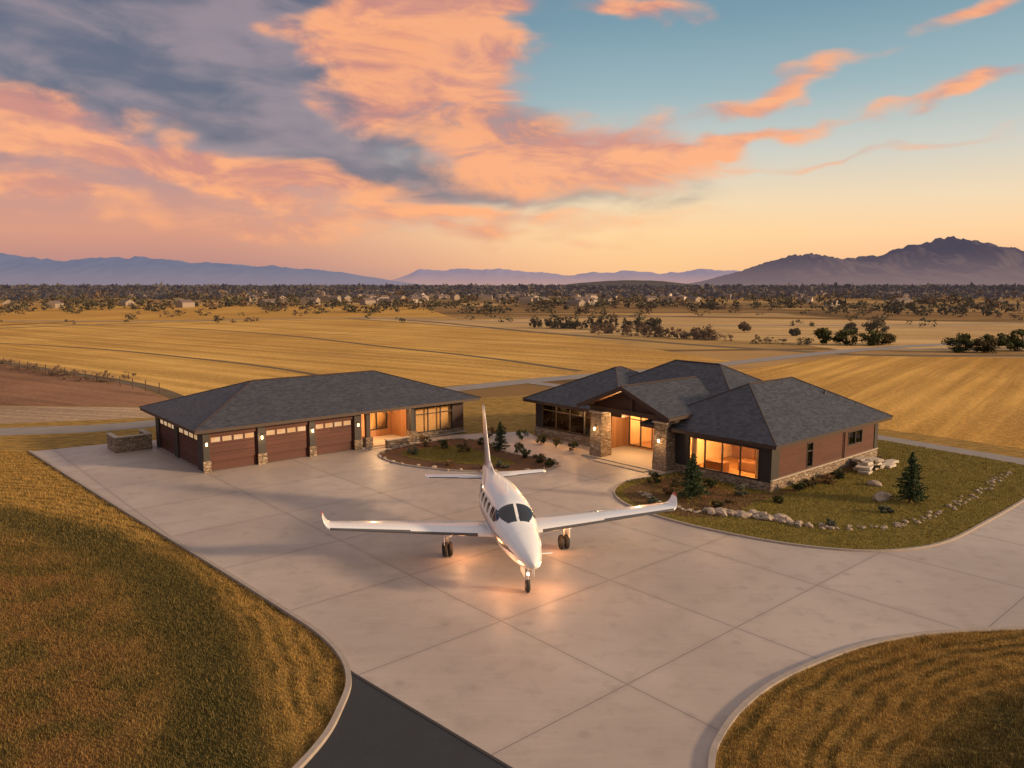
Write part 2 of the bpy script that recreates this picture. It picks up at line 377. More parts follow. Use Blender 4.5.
def faceuv(me,fi,uvs):
    for li,uv in zip(me.polygons[fi].loop_indices,uvs): me.uv_layers[0].data[li].uv=uv
def roofmesh(parent,name,V,F,eave_dirs):
    o=mesh(name,V,F,parent,[M_ROOF]); me=o.data; me.uv_layers.new(name='UVMap')
    for i,f in enumerate(F):
        e=Vector(eave_dirs[i]); n=me.polygons[i].normal; up=n.cross(e).normalized()
        faceuv(me,i,[(Vector(V[k]).dot(e),Vector(V[k]).dot(up)) for k in f])
    return o
def fasc(parent,x0,x1,y0,y1,z,soff=M_WOOD):
    t=.05;hh=.24
    box('fascia',x0,x1,y0,y0+t,z-hh,z-.004,M_FASC,parent);box('fascia',x0,x1,y1-t,y1,z-hh,z-.004,M_FASC,parent)
    box('fascia',x0,x0+t,y0+t,y1-t,z-hh,z-.006,M_FASC,parent);box('fascia',x1-t,x1,y0+t,y1-t,z-hh,z-.006,M_FASC,parent)
    box('soffit',x0+t,x1-t,y0+t,y1-t,z-.2,z-.17,soff,parent)
def hip(parent,x0,x1,y0,y1,z,sl,fs=True):
    o=.04; X0,X1,Y0,Y1=x0-o,x1+o,y0-o,y1+o
    if x1-x0>=y1-y0:
        r=(Y1-Y0)/2; A=(X0+r,(Y0+Y1)/2,z+r*sl);B=(X1-r,(Y0+Y1)/2,z+r*sl)
        V=[(X0,Y0,z),(X1,Y0,z),(X1,Y1,z),(X0,Y1,z),A,B]; F=[(0,1,5,4),(1,2,5),(2,3,4,5),(3,0,4)]
    else:
        r=(X1-X0)/2; A=((X0+X1)/2,Y0+r,z+r*sl);B=((X0+X1)/2,Y1-r,z+r*sl)
        V=[(X0,Y0,z),(X1,Y0,z),(X1,Y1,z),(X0,Y1,z),A,B]; F=[(0,1,4),(1,2,5,4),(2,3,5),(3,0,4,5)]
    roofmesh(parent,'roof',V,F,[(1,0,0),(0,1,0),(-1,0,0),(0,-1,0)])
    tube('ridge_cap',A,B,.07,.07,M_FASC,parent,6)
    for c,e in zip(V[:4],((A,B,B,A) if x1-x0>=y1-y0 else (A,A,B,B))): tube('hip_cap',c,e,.05,.05,M_FASC,parent,6)
    if fs: fasc(parent,x0,x1,y0,y1,z)
    return z+r*sl
def sconce(parent,x,y,z,sgn_ax):
    ax,s=sgn_ax
    if ax=='y': box('sconce_lamp',x-.05,x+.05,y,y+s*.10,z-.12,z+.12,M_LAMP,parent); box('sconce_cap',x-.10,x+.10,y,y+s*.16,z+.125,z+.16,M_CHAR,parent)
    else: box('sconce_lamp',x,x+s*.10,y-.05,y+.05,z-.12,z+.12,M_LAMP,parent); box('sconce_cap',x,x+s*.16,y-.10,y+.10,z+.125,z+.16,M_CHAR,parent)

# ------------------------------------------------------------------ ground
R=60000
v=[];f=[]
rings=[0.0,200,600,1500,4000,12000,30000,R];seg=64
v.append((0,0,-.03))
for r in rings[1:]:
    for i in range(seg): a=2*math.pi*i/seg; v.append((r*math.cos(a),r*math.sin(a),-.03))
for i in range(seg): f.append((0,1+i,1+(i+1)%seg))
for k in range(len(rings)-2):
    for i in range(seg): f.append((1+k*seg+i,1+(k+1)*seg+i,1+(k+1)*seg+(i+1)%seg,1+k*seg+(i+1)%seg))
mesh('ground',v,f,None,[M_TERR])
sheet('field',[(-172,200),(-150,262),(-66,293),(12,196),(38,122),(29,119),(6,104),(-8,95),(-32,78),(-48,98),(-86,128)],-.022,F1)
sheet('field',[(36,115),(60,137),(92,131),(230,150),(230,10),(80,8),(36,60),(20,82),(6,96)],-.022,F2)
sheet('field',[(-86,126),(-48,96),(-34,79),(-62,80),(-120,95),(-150,120)],-.022,F3)
sheet('field',[(-62,79.5),(-33,78),(-20,74),(-36,70.5),(-60,64),(-110,60),(-120,94)],-.022,F4)
sheet('field',[(14,197),(60,168),(64,150),(100,142),(150,160),(190,250),(60,300),(-20,280),(-62,293)],-.022,F5)
sheet('field',[(-176,204),(-155,264),(-66,297),(-20,285),(-60,480),(-330,490),(-420,260),(-240,160)],-.022,F2)
ribbon('dirt_track',crom([(-420,180),(-172,197),(-86,127),(-48,97),(-33,79)],8),1.8,-.012,M_DITCH)
ribbon('dirt_track',crom([(-172,200),(-66,295),(13,196),(50,150),(90,137),(260,160)],8),3.2,-.011,M_DITCH)
ribbon('dirt_track',crom([(-350,330),(-110,232),(-20,150),(10,112)],8),1.5,-.010,M_DITCH)
ribbon('dirt_track',crom([(-300,230),(-120,170),(-50,128),(-14,92)],8),1.1,-.009,M_DITCH)
ribbon('dirt_track',crom([(-60,292),(60,240),(160,250),(330,280)],8),5,-.010,M_TRACK)
ribbon('dirt_track',crom([(-330,300),(-150,268),(-60,296),(20,300),(120,330)],8),5,-.007,M_TRACK)
ribbon('dirt_track',crom([(62,148),(150,158),(280,150)],8),3,-.008,M_TRACK)
LAWN=[(-90,-20),(70,-20),(70,30),(44,52),(36,62),(20,80),(8,90),(-14,80),(-34,72),(-60,65),(-90,58)]
sheet('lawn',LAWN,0.0,M_LAWN)
ribbon('road',crom([(-120,52),(-62,60),(-44,64.8),(-34,68),(-18,82),(-5,94),(6.4,103),(29,118),(59,142.5),(90,162),(160,190)],8),3.8,.006,M_ROAD)
ribbon('road',crom([(60,22),(46,40),(36.5,53.5),(30.4,62),(22,74),(12,88),(2,99)],8),2.2,.010,M_ROAD)
edge=[(-36.4,56.8),(-23.2,43.1),(-14.3,34.0),(-9.1,28.6),(-6.9,26.2),(-5.7,24.4),(-5.15,22.8),(-5.1,21.2),(-5.2,19.9),(-5.6,18.4),(-6.6,15.5),(-8.5,12)]
E=crom(edge,6)
conc=[p for p in E if p[1]>23.4]+[(-5.3,23.6),(-0.1,18.6),(8,10.8),(60,10.8),(60,30),(34,44),(28,44),(18,50),(12,58),(6.5,60.5),(2.4,61.5),(1.2,64.8),(-1.4,64.4),(-4.5,63.5),(-10,64),(-22,62),(-30,61)]
sheet('concrete_apron',conc,.03,M_CONC)
sheet('asphalt_drive',[(-5.3,23.6)]+[p for p in E if p[1]<23.4]+[(-2,10),(8,10.8),(-0.1,18.6)],.022,M_ASPH)
ribbon('kerb',E,.20,.03,M_KERB,.10)
ribbon('expansion_strip',[(-5.35,23.65),(-.1,18.6),(8,10.8)],.10,.036,M_CHAR)
isl=[(3.6,12),(4.6,16),(5.2,18.6),(5.8,19.9),(6.8,21.3),(8.3,22.8),(10.3,24.2),(12.5,25.4),(15.0,26.2),(18.6,26.6),(26,27.0),(36,26.4),(50,24)]
IE=crom(isl,6); ISL=IE+[(60,22),(60,-10),(3,-10)]
sheet('lawn',ISL,.075,M_LAWN); ribbon('kerb',IE,.20,.03,M_KERB,.12)
yard=[(12.5,51.5),(9.4,49.2),(7.2,47.7),(6.2,45.5),(6.4,43.1),(7.7,40.7),(9.8,38.4),(13.0,36.1),(16.0,35.0),(18.6,35.1),(21.3,36.3),(25.1,39.4),(30.1,43.8),(36,49.5)]
YE=crom(yard,6); YARD=YE+[(35.4,52.9),(30,60.8),(27,64),(20,62),(14,56)]
sheet('garden_lawn',YARD,.07,M_YARD); ribbon('kerb',YE,.16,.03,M_KERB,.08)
mul=crom([(12.9,50.4),(9.3,48.2),(7.4,46.6),(6.7,44.9),(7.4,42.2),(8.9,40.6),(11.0,40.2),(12.6,41.4),(14.2,43.2),(16.6,45.0),(22,49.6),(26.8,54.4),(25,54.6),(15.5,44.9),(11,49.8)],5,True)
sheet('mulch_bed',mul,.078,M_MULCH)
cen=crom([(-9.9,56.2),(-8.6,53.4),(-5.6,51.3),(-2.1,50.4),(1.2,50.5),(2.9,51.5),(3.3,53.0),(2.0,54.6),(0.2,55.8),(-0.8,57.6),(-2.2,60.4),(-4.6,61.6),(-7.6,59.4)],6,True)
sheet('mulch_bed',cen,.07,M_MULCH); ribbon('kerb',cen+[cen[0]],.18,.03,M_KERB,.08)
cin=crom([(-8.2,56.2),(-6.6,54.0),(-3.2,52.6),(0.2,52.6),(-1.4,55.2),(-3.6,58.2),(-5.6,58.6)],6,True)
sheet('garden_lawn',cin,.078,M_YARD)

def blades(name,poly,n,z,mat,hmin,hmax,wd=.012):
    P=inpts(poly,n); a=rng.uniform(0,6.283,n); hh=rng.uniform(hmin,hmax,n); ln=rng.uniform(-.5,.5,(n,2))*hh[:,None]
    hh*=.65+.7*(.5+.5*np.sin(P[:,0]*3.1+np.sin(P[:,1]*2.3)*1.7)*np.sin(P[:,1]*2.7+np.sin(P[:,0]*1.9)*2))
    dx_=np.cos(a)*wd;dy_=np.sin(a)*wd
    V=np.zeros((n,3,3)); V[:,0,0]=P[:,0]-dx_;V[:,0,1]=P[:,1]-dy_;V[:,1,0]=P[:,0]+dx_;V[:,1,1]=P[:,1]+dy_;V[:,:2,2]=z
    V[:,2,0]=P[:,0]+ln[:,0];V[:,2,1]=P[:,1]+ln[:,1];V[:,2,2]=z+hh
    return npmesh(name,V,3,[mat],rng.random(n))
LL=[(p[0]-.12,p[1]) for p in E]
near=[p for p in LL if p[1]<36]+[(-8,12),(-26,12),(-26,36)]
farp=[p for p in LL if p[1]>=35]+[(-16,35),(-42,35),(-44,58)]
blades('lawn_grass',near,230000,.0,M_BLADE,.04,.13,.012)
blades('lawn_grass',farp,90000,.0,M_BLADE,.05,.13,.02)
blades('lawn_grass',[(p[0]+.12,p[1]-.10) for p in IE if p[0]<28]+[(28,17),(6,17)],150000,.07,M_BLADE,.04,.12,.012)
blades('lawn_grass',YARD,70000,.07,M_YBLADE,.04,.10,.018)
blades('lawn_grass',cin,9000,.07,M_YBLADE,.04,.10,.018)

# ------------------------------------------------------------------ garage building
GA=empty('garage_building',(-20.6,50.3,0),rad(40))
W=GA; zt=2.95
sheet('foundation',[(0.05,0.05),(21.95,.05),(21.95,10.95),(.05,10.95)],.10,M_KERB,W)
dr=[(.45,3.6),(4.3,7.45),(8.05,11.1)]
wall(W,'front_wall','x',0,.25,0,11.7,0,zt,M_SID,[(a,b,.0,2.42) for a,b in dr])
def gdoor(ax,a,b,c,sgn):
    n=4; hh=2.40/n
    for i in range(n):
        z0=.05+i*hh; m_=M_GDOOR
        d0,d1=(c-sgn*.16,c-sgn*.10)
        if i<n-1:
            (box('door_panel',a+.02,b-.02,d0,d1,z0,z0+hh-.02,m_,W) if ax=='x' else box('door_panel',d0,d1,a+.02,b-.02,z0,z0+hh-.02,m_,W))
        else:
            k=4; wd=(b-a-.04)/k
            for j in range(k):
                p=a+.02+j*wd
                for (q0,q1,zz0,zz1,mm) in ((p,p+wd,z0,z0+.13,m_),(p,p+wd,z0+hh-.14,z0+hh-.02,m_),(p,p+.07,z0+.13,z0+hh-.14,m_),(p+wd-.07,p+wd,z0+.13,z0+hh-.14,m_),(p+.07,p+wd-.07,z0+.13,z0+hh-.14,M_LITP)):
                    e0,e1=(d0,d1) if mm is m_ else (d0+.01*sgn,d0+.03*sgn)
                    (box('door_panel' if mm is m_ else 'door_window',q0,q1,e0,e1,zz0,zz1,mm,W) if ax=='x' else box('door_panel' if mm is m_ else 'door_window',e0,e1,q0,q1,zz0,zz1,mm,W))
for a,b in dr: gdoor('x',a,b,0,-1)
for a,b in ((-.06,.36),(3.68,4.22),(7.53,7.97),(11.18,11.76)):
    box('pilaster',a,b,-.14,-.003,0,2.7,M_CHAR,W); box('pilaster_base',a-.05,b+.05,-.2,-.143,0,.8,M_STONE,W)
    sconce(W,(a+b)/2,-.143,1.95,('y',-1))
for x in (3.95,7.75): point('sconce_light',W,(x,-.5,1.9),18,.08)
box('door_header',0.0,11.7,-.10,-.003,2.702,2.80,M_FASC,W)
wall(W,'side_wall','y',0,.25,.252,11,0,zt,M_CHAR,[(1.2,5.6,0,2.42),(6.4,10.2,0,2.42)])
gdoor('y',1.2,5.6,0,-1); gdoor('y',6.4,10.2,0,-1)
wall(W,'back_wall','x',10.75,11,.252,21.75,0,zt,M_SIDD)
wall(W,'end_wall','y',21.75,22,.9,11,0,zt,M_SIDD,[(2,4,.9,2.3)])
window(W,'y',22,1,2,4,.9,2.3,2)
wall(W,'entry_wall','x',3.0,3.2,11.7,16.4,0,zt,M_WOOD,[(12.3,13.3,0.1,2.3),(13.9,15.9,.7,2.3)])
box('entry_side',11.45,11.7,.252,3.2,0,zt,M_WOOD,W); box('entry_side',16.4,16.6,.9,3.2,0,zt,M_WOOD,W)
box('entry_door',12.32,13.28,3.05,3.11,.12,2.28,M_GDOOR,W); window(W,'x',3.0,-1,13.9,15.9,.7,2.3,2)
box('entry_floor',11.7,16.4,-.3,3.0,.02,.14,M_CAP,W); box('entry_step',12.2,15.9,-.8,-.303,.02,.08,M_CAP,W)
for x in (12.3,16.3): box('porch_post',x-.16,x+.16,-.25,.07,.14,zt-.1,M_CHAR,W); box('post_base',x-.3,x+.3,-.39,.21,.02,.9,M_STONE,W)
box('planter_wall',13.4,15.4,-1.2,-.85,0,.6,M_STONE,W); box('planter_cap',13.35,15.45,-1.25,-.8,.603,.68,M_CAP,W)
point('porch_light',W,(14.0,1.1,2.45),400,.2)
box('porch_lamp',13.9,14.1,1.3,1.5,2.66,2.74,M_LAMP,W)
wall(W,'front_wall','x',.65,.9,16.4,22,0,zt,M_SIDD,[(17.1,20.9,.45,2.5)])
window(W,'x',.65,-1,17.1,20.9,.45,2.5,3,1.95)
box('stone_base',16.4,22,.58,.647,0,.42,M_STONE,W)
room(W,16.7,21.7,.95,5.5,2.85,[(19.2,2.6)],360)
box('sofa',17.3,19.4,3.2,4.1,.17,.8,M_FURN,W,.08); box('cabinet',19.8,21.2,4.8,5.4,.17,1.9,M_FURN,W); box('curtain',17.15,17.5,.98,1.06,.3,2.4,M_CURT,W); box('curtain',20.55,20.88,.98,1.06,.3,2.4,M_CURT,W)
room(W,11.8,16.3,3.25,7,2.85,[(15,4.6)],130)
hip(W,-.75,22.75,-.75,12.2,3.05,.335)
for x in (8,14): revolve('roof_vent',[(0.0,.5),(.09,.5),(.09,0)],W,M_CHAR,'z',12,(x,8.4,4.4))

# ------------------------------------------------------------------ house
HO=empty('stone_house',(15.6,45.3,0),rad(41)); W=HO
wall(W,'front_wall','y',0,.3,0,7.2,0,3.0,M_CHAR,[(.75,6.05,.62,2.62)])
window(W,'y',0,-1,.75,6.05,.62,2.62,4)
box('stone_base',-.09,-.003,-.09,7.0,0,.60,M_STONE,W)
wall(W,'side_wall','x',0,.3,.303,14.4,0,3.0,M_SID,[(4.3,5.1,.85,2.5),(9.9,12.0,1.5,2.5)])
window(W,'x',0,-1,4.3,5.1,.85,2.5,1,1.9); window(W,'x',0,-1,9.9,12.0,1.5,2.5,2)
box('stone_base',0.0,14.4,-.09,-.003,0,.72,M_STONE,W); box('base_cap',0.0,14.42,-.14,-.004,.723,.79,M_CAP,W)
box('corner_panel',-.003,.9,-.05,-.004,.80,3.0,M_CHAR,W)
box('corner_trim',13.9,14.42,-.05,-.004,.80,3.0,M_CHAR,W)
box('downpipe',9.2,9.28,-.12,-.054,.80,2.9,M_FASC,W)
wall(W,'back_wall','y',14.1,14.4,.303,22.3,0,3.0,M_SID)
wall(W,'end_wall','x',22.3,22.6,1.6,14.4,0,3.0,M_SIDD,[(4,6,.9,2.4)]); window(W,'x',22.6,1,4,6,.9,2.4,2)
room(W,.35,6.5,.35,7.0,2.9,[(2.2,2.0),(2.2,5.0)],400)
box('sofa',3.0,3.9,1.6,4.2,.17,.85,M_FURN,W,.08); box('table',1.6,2.4,4.4,5.8,.17,.8,M_FURN,W); box('bookcase',6.0,6.4,4.8,6.6,.17,2.3,M_FURN,W)
box('picture',6.38,6.43,2.0,3.6,1.3,2.1,M_SIDD,W); box('curtain',.36,.44,.8,1.25,.5,2.6,M_CURT,W); box('curtain',.36,.44,5.6,6.0,.5,2.6,M_CURT,W)
room(W,9,13.8,.35,4,2.9,[(11,2)],110)
# porch
wall(W,'porch_side','x',7.2,7.4,.3,3.4,0,3.9,M_WOOD); wall(W,'porch_side','x',14.4,14.6,1.9,3.4,0,3.9,M_WOOD)
wall(W,'porch_back','y',3.4,3.6,7.2,14.6,0,4.2,M_WOOD,[(7.9,9.3,.3,3.0),(9.8,11.2,.12,2.6),(11.7,14.0,.3,3.0)])
window(W,'y',3.4,-1,7.9,9.3,.3,3.0,1,2.3); window(W,'y',3.4,-1,11.7,14.0,.3,3.0,2,2.3)
box('front_door',3.44,3.52,9.82,11.18,.14,2.58,M_WOOD,W)
for k in range(3): box('door_light',3.425,3.439,10.0+k*.38,10.24+k*.38,.7,2.3,M_LITP,W)
room(W,3.65,7.2,7.5,14.3,3.2,[(4.6,9.2),(4.6,12.8)],300)
box('porch_floor',-1.3,3.4,6.9,14.5,.03,.16,M_CAP,W); box('porch_step',-1.9,-1.303,8.2,12.8,.03,.10,M_CAP,W)
for y in (7.6,13.4):
    v=[];a,b=.58,.50
    for r,z in((a,.0),(b,3.35)):
        v+=[(-.45-r,y-r,z),(-.45+r,y-r,z),(-.45+r,y+r,z),(-.45-r,y+r,z)]
    mesh('stone_pillar',v,BOXF,W,[M_STONE]); box('pillar_cap',-1.06,.16,y-.62,y+.62,3.353,3.46,M_CAP,W)
box('porch_beam',-.70,-.2,6.6,14.3,3.463,3.80,M_FASC,W)
for y in (7.6,13.4): box('side_beam',-.197,3.4,y-.15,y+.15,3.463,3.78,M_FASC,W)
yc=10.45;hw=4.1;ze=3.95;zp=5.62;x0=-1.7;x1=6.8
V=[(x0,yc-hw,ze),(x1,yc-hw,ze),(x1,yc,zp),(x0,yc,zp),(x0,yc+hw,ze),(x1,yc+hw,ze)]
roofmesh(W,'gable_roof',V,[(0,1,2,3),(5,4,3,2)],[(1,0,0),(-1,0,0)])
V2=[(a,b,c-.12) for a,b,c in V]; mesh('gable_soffit',V2,[(3,2,1,0),(2,3,4,5)],W,[M_WOOD])
def slab(nm,x0,x1,p,q,t,mat):
    (y0,z0),(y1,z1)=p,q; v=[(x0,y0,z0),(x1,y0,z0),(x1,y1,z1),(x0,y1,z1),(x0,y0,z0-t),(x1,y0,z0-t),(x1,y1,z1-t),(x0,y1,z1-t)]
    mesh(nm,v,[(0,1,2,3),(7,6,5,4),(4,5,1,0),(5,6,2,1),(6,7,3,2),(7,4,0,3)],W,[mat])
slab('barge_board',x0-.06,x0-.004,(yc-hw-.05,ze-.02),(yc-.001,zp+.0),.30,M_FASC); slab('barge_board',x0-.06,x0-.004,(yc+.001,zp+.0),(yc+hw+.05,ze-.02),.30,M_FASC)
box('fascia',x0,x1,yc-hw-.05,yc-hw,ze-.22,ze-.01,M_FASC,W); box('fascia',x0,x1,yc+hw,yc+hw+.05,ze-.22,ze-.01,M_FASC,W)
mesh('gable_wall',[(-.5,yc-3.6,3.803),(-.5,yc+3.6,3.803),(-.5,yc+3.6,3.95),(-.5,yc,5.42),(-.5,yc-3.6,3.95)],[(0,1,2,3,4)],W,[M_SIDD])
box('king_post',-.62,-.51,yc-.12,yc+.12,3.81,5.35,M_FASC,W)
tube('ridge_cap',(x0,yc,zp),(x1,yc,zp),.07,.07,M_FASC,W,6)
for y in (9.2,11.9): point('porch_light',W,(1.0,y,2.9),430,.15); box('porch_lamp',.9,1.1,y-.1,y+.1,3.3,3.42,M_LAMP,W)
sconce(W,-1.07,7.6,2.2,('x',-1)); sconce(W,-1.07,13.4,2.2,('x',-1))
for y in (7.6,13.4): point('sconce_light',W,(-1.6,y,2.1),30,.08)
# left wing
wall(W,'front_wall','y',1.6,1.9,14.6,22.3,0,3.0,M_CHAR,[(15.4,21.8,.8,2.8)])
window(W,'y',1.6,-1,15.4,21.8,.8,2.8,4,2.25)
box('stone_base',1.5,1.597,14.6,22.6,0,.75,M_STONE,W)
room(W,1.95,5.6,14.7,22.2,2.9,[(3.0,16.6),(3.0,18.6),(3.0,20.6)],520)
box('dining_table',3.4,4.6,17,20,.17,.95,M_FURN,W); box('curtain',1.96,2.03,15.5,15.9,.5,2.8,M_CURT,W); box('curtain',1.96,2.03,21.4,21.75,.5,2.8,M_CURT,W)
hip(W,-.7,15.1,-.7,9.5,3.1,.54)
hip(W,.8,12.3,12.5,23.3,3.12,.49)
hip(W,2.7,14.9,3.6,20,3.14,.545)
for p in ((9.5,13.0,5.9),(11,2.4,4.6)): revolve('roof_vent',[(0.0,.45),(.08,.45),(.08,0)],W,M_CHAR,'z',12,p)
# pale stacked stone slabs beside the house
PS=empty('stone_slab_stack',(15.6,45.3,0),rad(41))
M_PALE=simple('pale_stone',(.50,.43,.35),.8,var=.3,scale=3)
for i in range(15):
    lv=0 if i<8 else (1 if i<12 else 2); cx=9.0+(i%8 if lv==0 else (i-8 if lv==1 else i-12))*.62+lv*.45+random.uniform(-.1,.1); cy=-1.4+random.uniform(-.45,.45)+.2*lv; a=random.uniform(-.4,.4); L_,Wd=random.uniform(.35,.65),random.uniform(.25,.5); z0=.07+lv*.2+i*.002
    o=mesh('slab',[(dx_*L_*random.uniform(.85,1.1),dy_*Wd*random.uniform(.85,1.1),dz_) for dz_ in (0,.19) for dx_,dy_ in ((-1,-1),(1,-1),(1,1),(-1,1))],BOXF,PS,[M_PALE],False,(cx,cy,z0)); o.rotation_euler=(0,0,a)
    b=o.modifiers.new('b','BEVEL'); b.width=.03; b.segments=2

GW=empty('stone_garden_wall',(-29.6,56.2,0),rad(40))
for b in ((0,2.6,0,.3),(0,.3,.3,2.4),(2.3,2.6,.3,2.4)): box('wall_panel',*b,0,1.15,M_STONE,GW); box('wall_cap',b[0]-.03,b[1]+.03,b[2]-.03+(.06 if b[2]>0 else 0),b[3]+.03,1.152,1.22,M_CAP,GW)

# ------------------------------------------------------------------ aircraft
PL=empty('propeller_airplane',(.88,28.75,0),math.atan2(2.45,13.0))
m=newmat('aircraft_white'); nz=noise(tc(),2,4); M_WHT=fin(m,mixc(smooth(.5,.8,nz)*.3,(.80,.81,.83,1),(.62,.62,.62,1)),.25,spec=.5,coat=.6)
M_NAVY=simple('aircraft_navy',(.022,.036,.080),.3,coat=.5)
M_RED=simple('aircraft_red',(.45,.07,.04),.35)
m=newmat('aircraft_glass'); M_AGL=fin(m,(.012,.018,.03,1),.06,spec=.8)
M_RUB=simple('rubber',(.02,.02,.02),.8)
M_MET=simple('strut_metal',(.55,.55,.56),.35,metal=.8)
M_GRY=simple('deicer_grey',(.08,.08,.09),.5)
ST=np.array([[0,.03,1.67,1.61],[.12,.17,1.80,1.47],[.4,.32,1.93,1.34],[.9,.49,2.07,1.23],[1.6,.65,2.21,1.14],[2.4,.79,2.33,1.07],[3.0,.87,2.41,1.03],[3.3,.91,2.48,1.02],[3.7,.95,2.70,1.01],[4.15,.98,2.94,1.0],[4.6,1.0,3.03,1.0],[5.5,1.02,3.08,1.0],[8.0,1.0,3.05,1.03],[9.2,.84,2.98,1.22],[10.4,.58,2.9,1.5],[11.6,.36,2.8,1.78],[12.6,.2,2.7,2.0],[13.2,.08,2.6,2.2],[13.4,.02,2.5,2.35]])
ss=np.unique(np.concatenate([np.linspace(0,.6,14),np.linspace(.6,13.4,300)])); NS=136
def cint(x,c):
    xs=ST[:,0]; ys=ST[:,c]; i=min(max(np.searchsorted(xs,x)-1,0),len(xs)-2)
    def sl(k):
        return (ys[min(k+1,len(xs)-1)]-ys[max(k-1,0)])/(xs[min(k+1,len(xs)-1)]-xs[max(k-1,0)])
    h_=xs[i+1]-xs[i]; t=(x-xs[i])/h_
    return (2*t**3-3*t*t+1)*ys[i]+(t**3-2*t*t+t)*h_*sl(i)+(-2*t**3+3*t*t)*ys[i+1]+(t**3-t*t)*h_*sl(i+1)
v=[];f=[]
for s_ in ss:
    hw_=max(cint(s_,1),.01);zt_=cint(s_,2);zb_=cint(s_,3); zc=(zt_*.48+zb_*.52)
    for k in range(NS):
        a=2*math.pi*k/NS; ca,sa=math.cos(a),math.sin(a); e=2/2.25
        x=hw_*math.copysign(abs(ca)**e,ca); z=zc+(zt_-zc if sa>0 else zc-zb_)*math.copysign(abs(sa)**e,sa)
        v.append((x,s_,z))
for i in range(len(ss)-1):
    for k in range(NS):
        f.append((i*NS+k,i*NS+(k+1)%NS,(i+1)*NS+(k+1)%NS,(i+1)*NS+k))
f.append(tuple(range(NS))[::-1]); f.append(tuple(range((len(ss)-1)*NS,len(ss)*NS)))
fus=mesh('fuselage',v,f,PL,[M_WHT,M_AGL,M_NAVY,M_RED,M_GRY],True)
for p in fus.data.polygons:
    x,s_,z=p.center; ax_=abs(x); mi=0
    zs=1.72+.03*max(0,s_-8)+ (.10 if s_>9 else 0)*(s_-9)/4.0
    if s_>1.0 and ax_>.1:
        wd=.16 if s_>3.4 else .16*(s_-1.0)/2.4
        if abs(z-zs)<wd: mi=2
        if abs(z-(zs+.25))<.03 and s_>3.8: mi=3
    if z<1.38 and s_>1.6 and s_<11: mi=2
    if 3.22<s_<4.18 and ax_>.035 and ax_<.76-.25*max(0,(z-2.6)) and z>2.37+(s_-3.2)*.18: mi=1
    if 3.75<s_<4.95 and ax_>.76 and 2.2+max(0,4.1-s_)*.45<z<2.68 and not abs(s_-4.42)<.03: mi=1
    for c0 in (5.6,6.45,7.3,8.15,9.0):
        if ax_>.5 and ((s_-c0)/.26)**4+((z-2.42)/.22)**4<1: mi=1
    if x<-.5 and 1.5<z<2.85 and (abs(s_-9.55)<.018 or abs(s_-8.6)<.018): mi=4
    p.material_index=mi
def airfoil(n=18,t=.14):
    xs=[.5*(1-math.cos(math.pi*i/n)) for i in range(n+1)]
    th=lambda x:5*t*(.2969*math.sqrt(x)-.126*x-.3516*x*x+.2843*x**3-.1036*x**4)
    up=[(x,th(x)+.02*math.sin(math.pi*x)) for x in xs]; lo=[(x,-th(x)+.02*math.sin(math.pi*x)) for x in xs[1:-1]]
    return up+lo[::-1]
def lift(name,secs,mats,vertical=False,matf=None):
    v=[];n=None
    for (sp,hz_,le,ch,t) in secs:
        a=airfoil(18,t); n=len(a)
        for (x,z) in a:
            if vertical: v.append((z*ch,le+x*ch,hz_))
            else: v.append((sp,le+x*ch,hz_+z*ch))
    f=[]
    for i in range(len(secs)-1):
        for k in range(n): f.append((i*n+k,i*n+(k+1)%n,(i+1)*n+(k+1)%n,(i+1)*n+k))
    f.append(tuple(range(n))); f.append(tuple(range((len(secs)-1)*n,len(secs)*n))[::-1])
    o=mesh(name,v,f,PL,mats,True)
    bm=bmesh.new(); bm.from_mesh(o.data); bmesh.ops.recalc_face_normals(bm,faces=bm.faces); bm.to_mesh(o.data); bm.free()
    if matf:
        for p in o.data.polygons: p.material_index=matf(p.center)
    return o
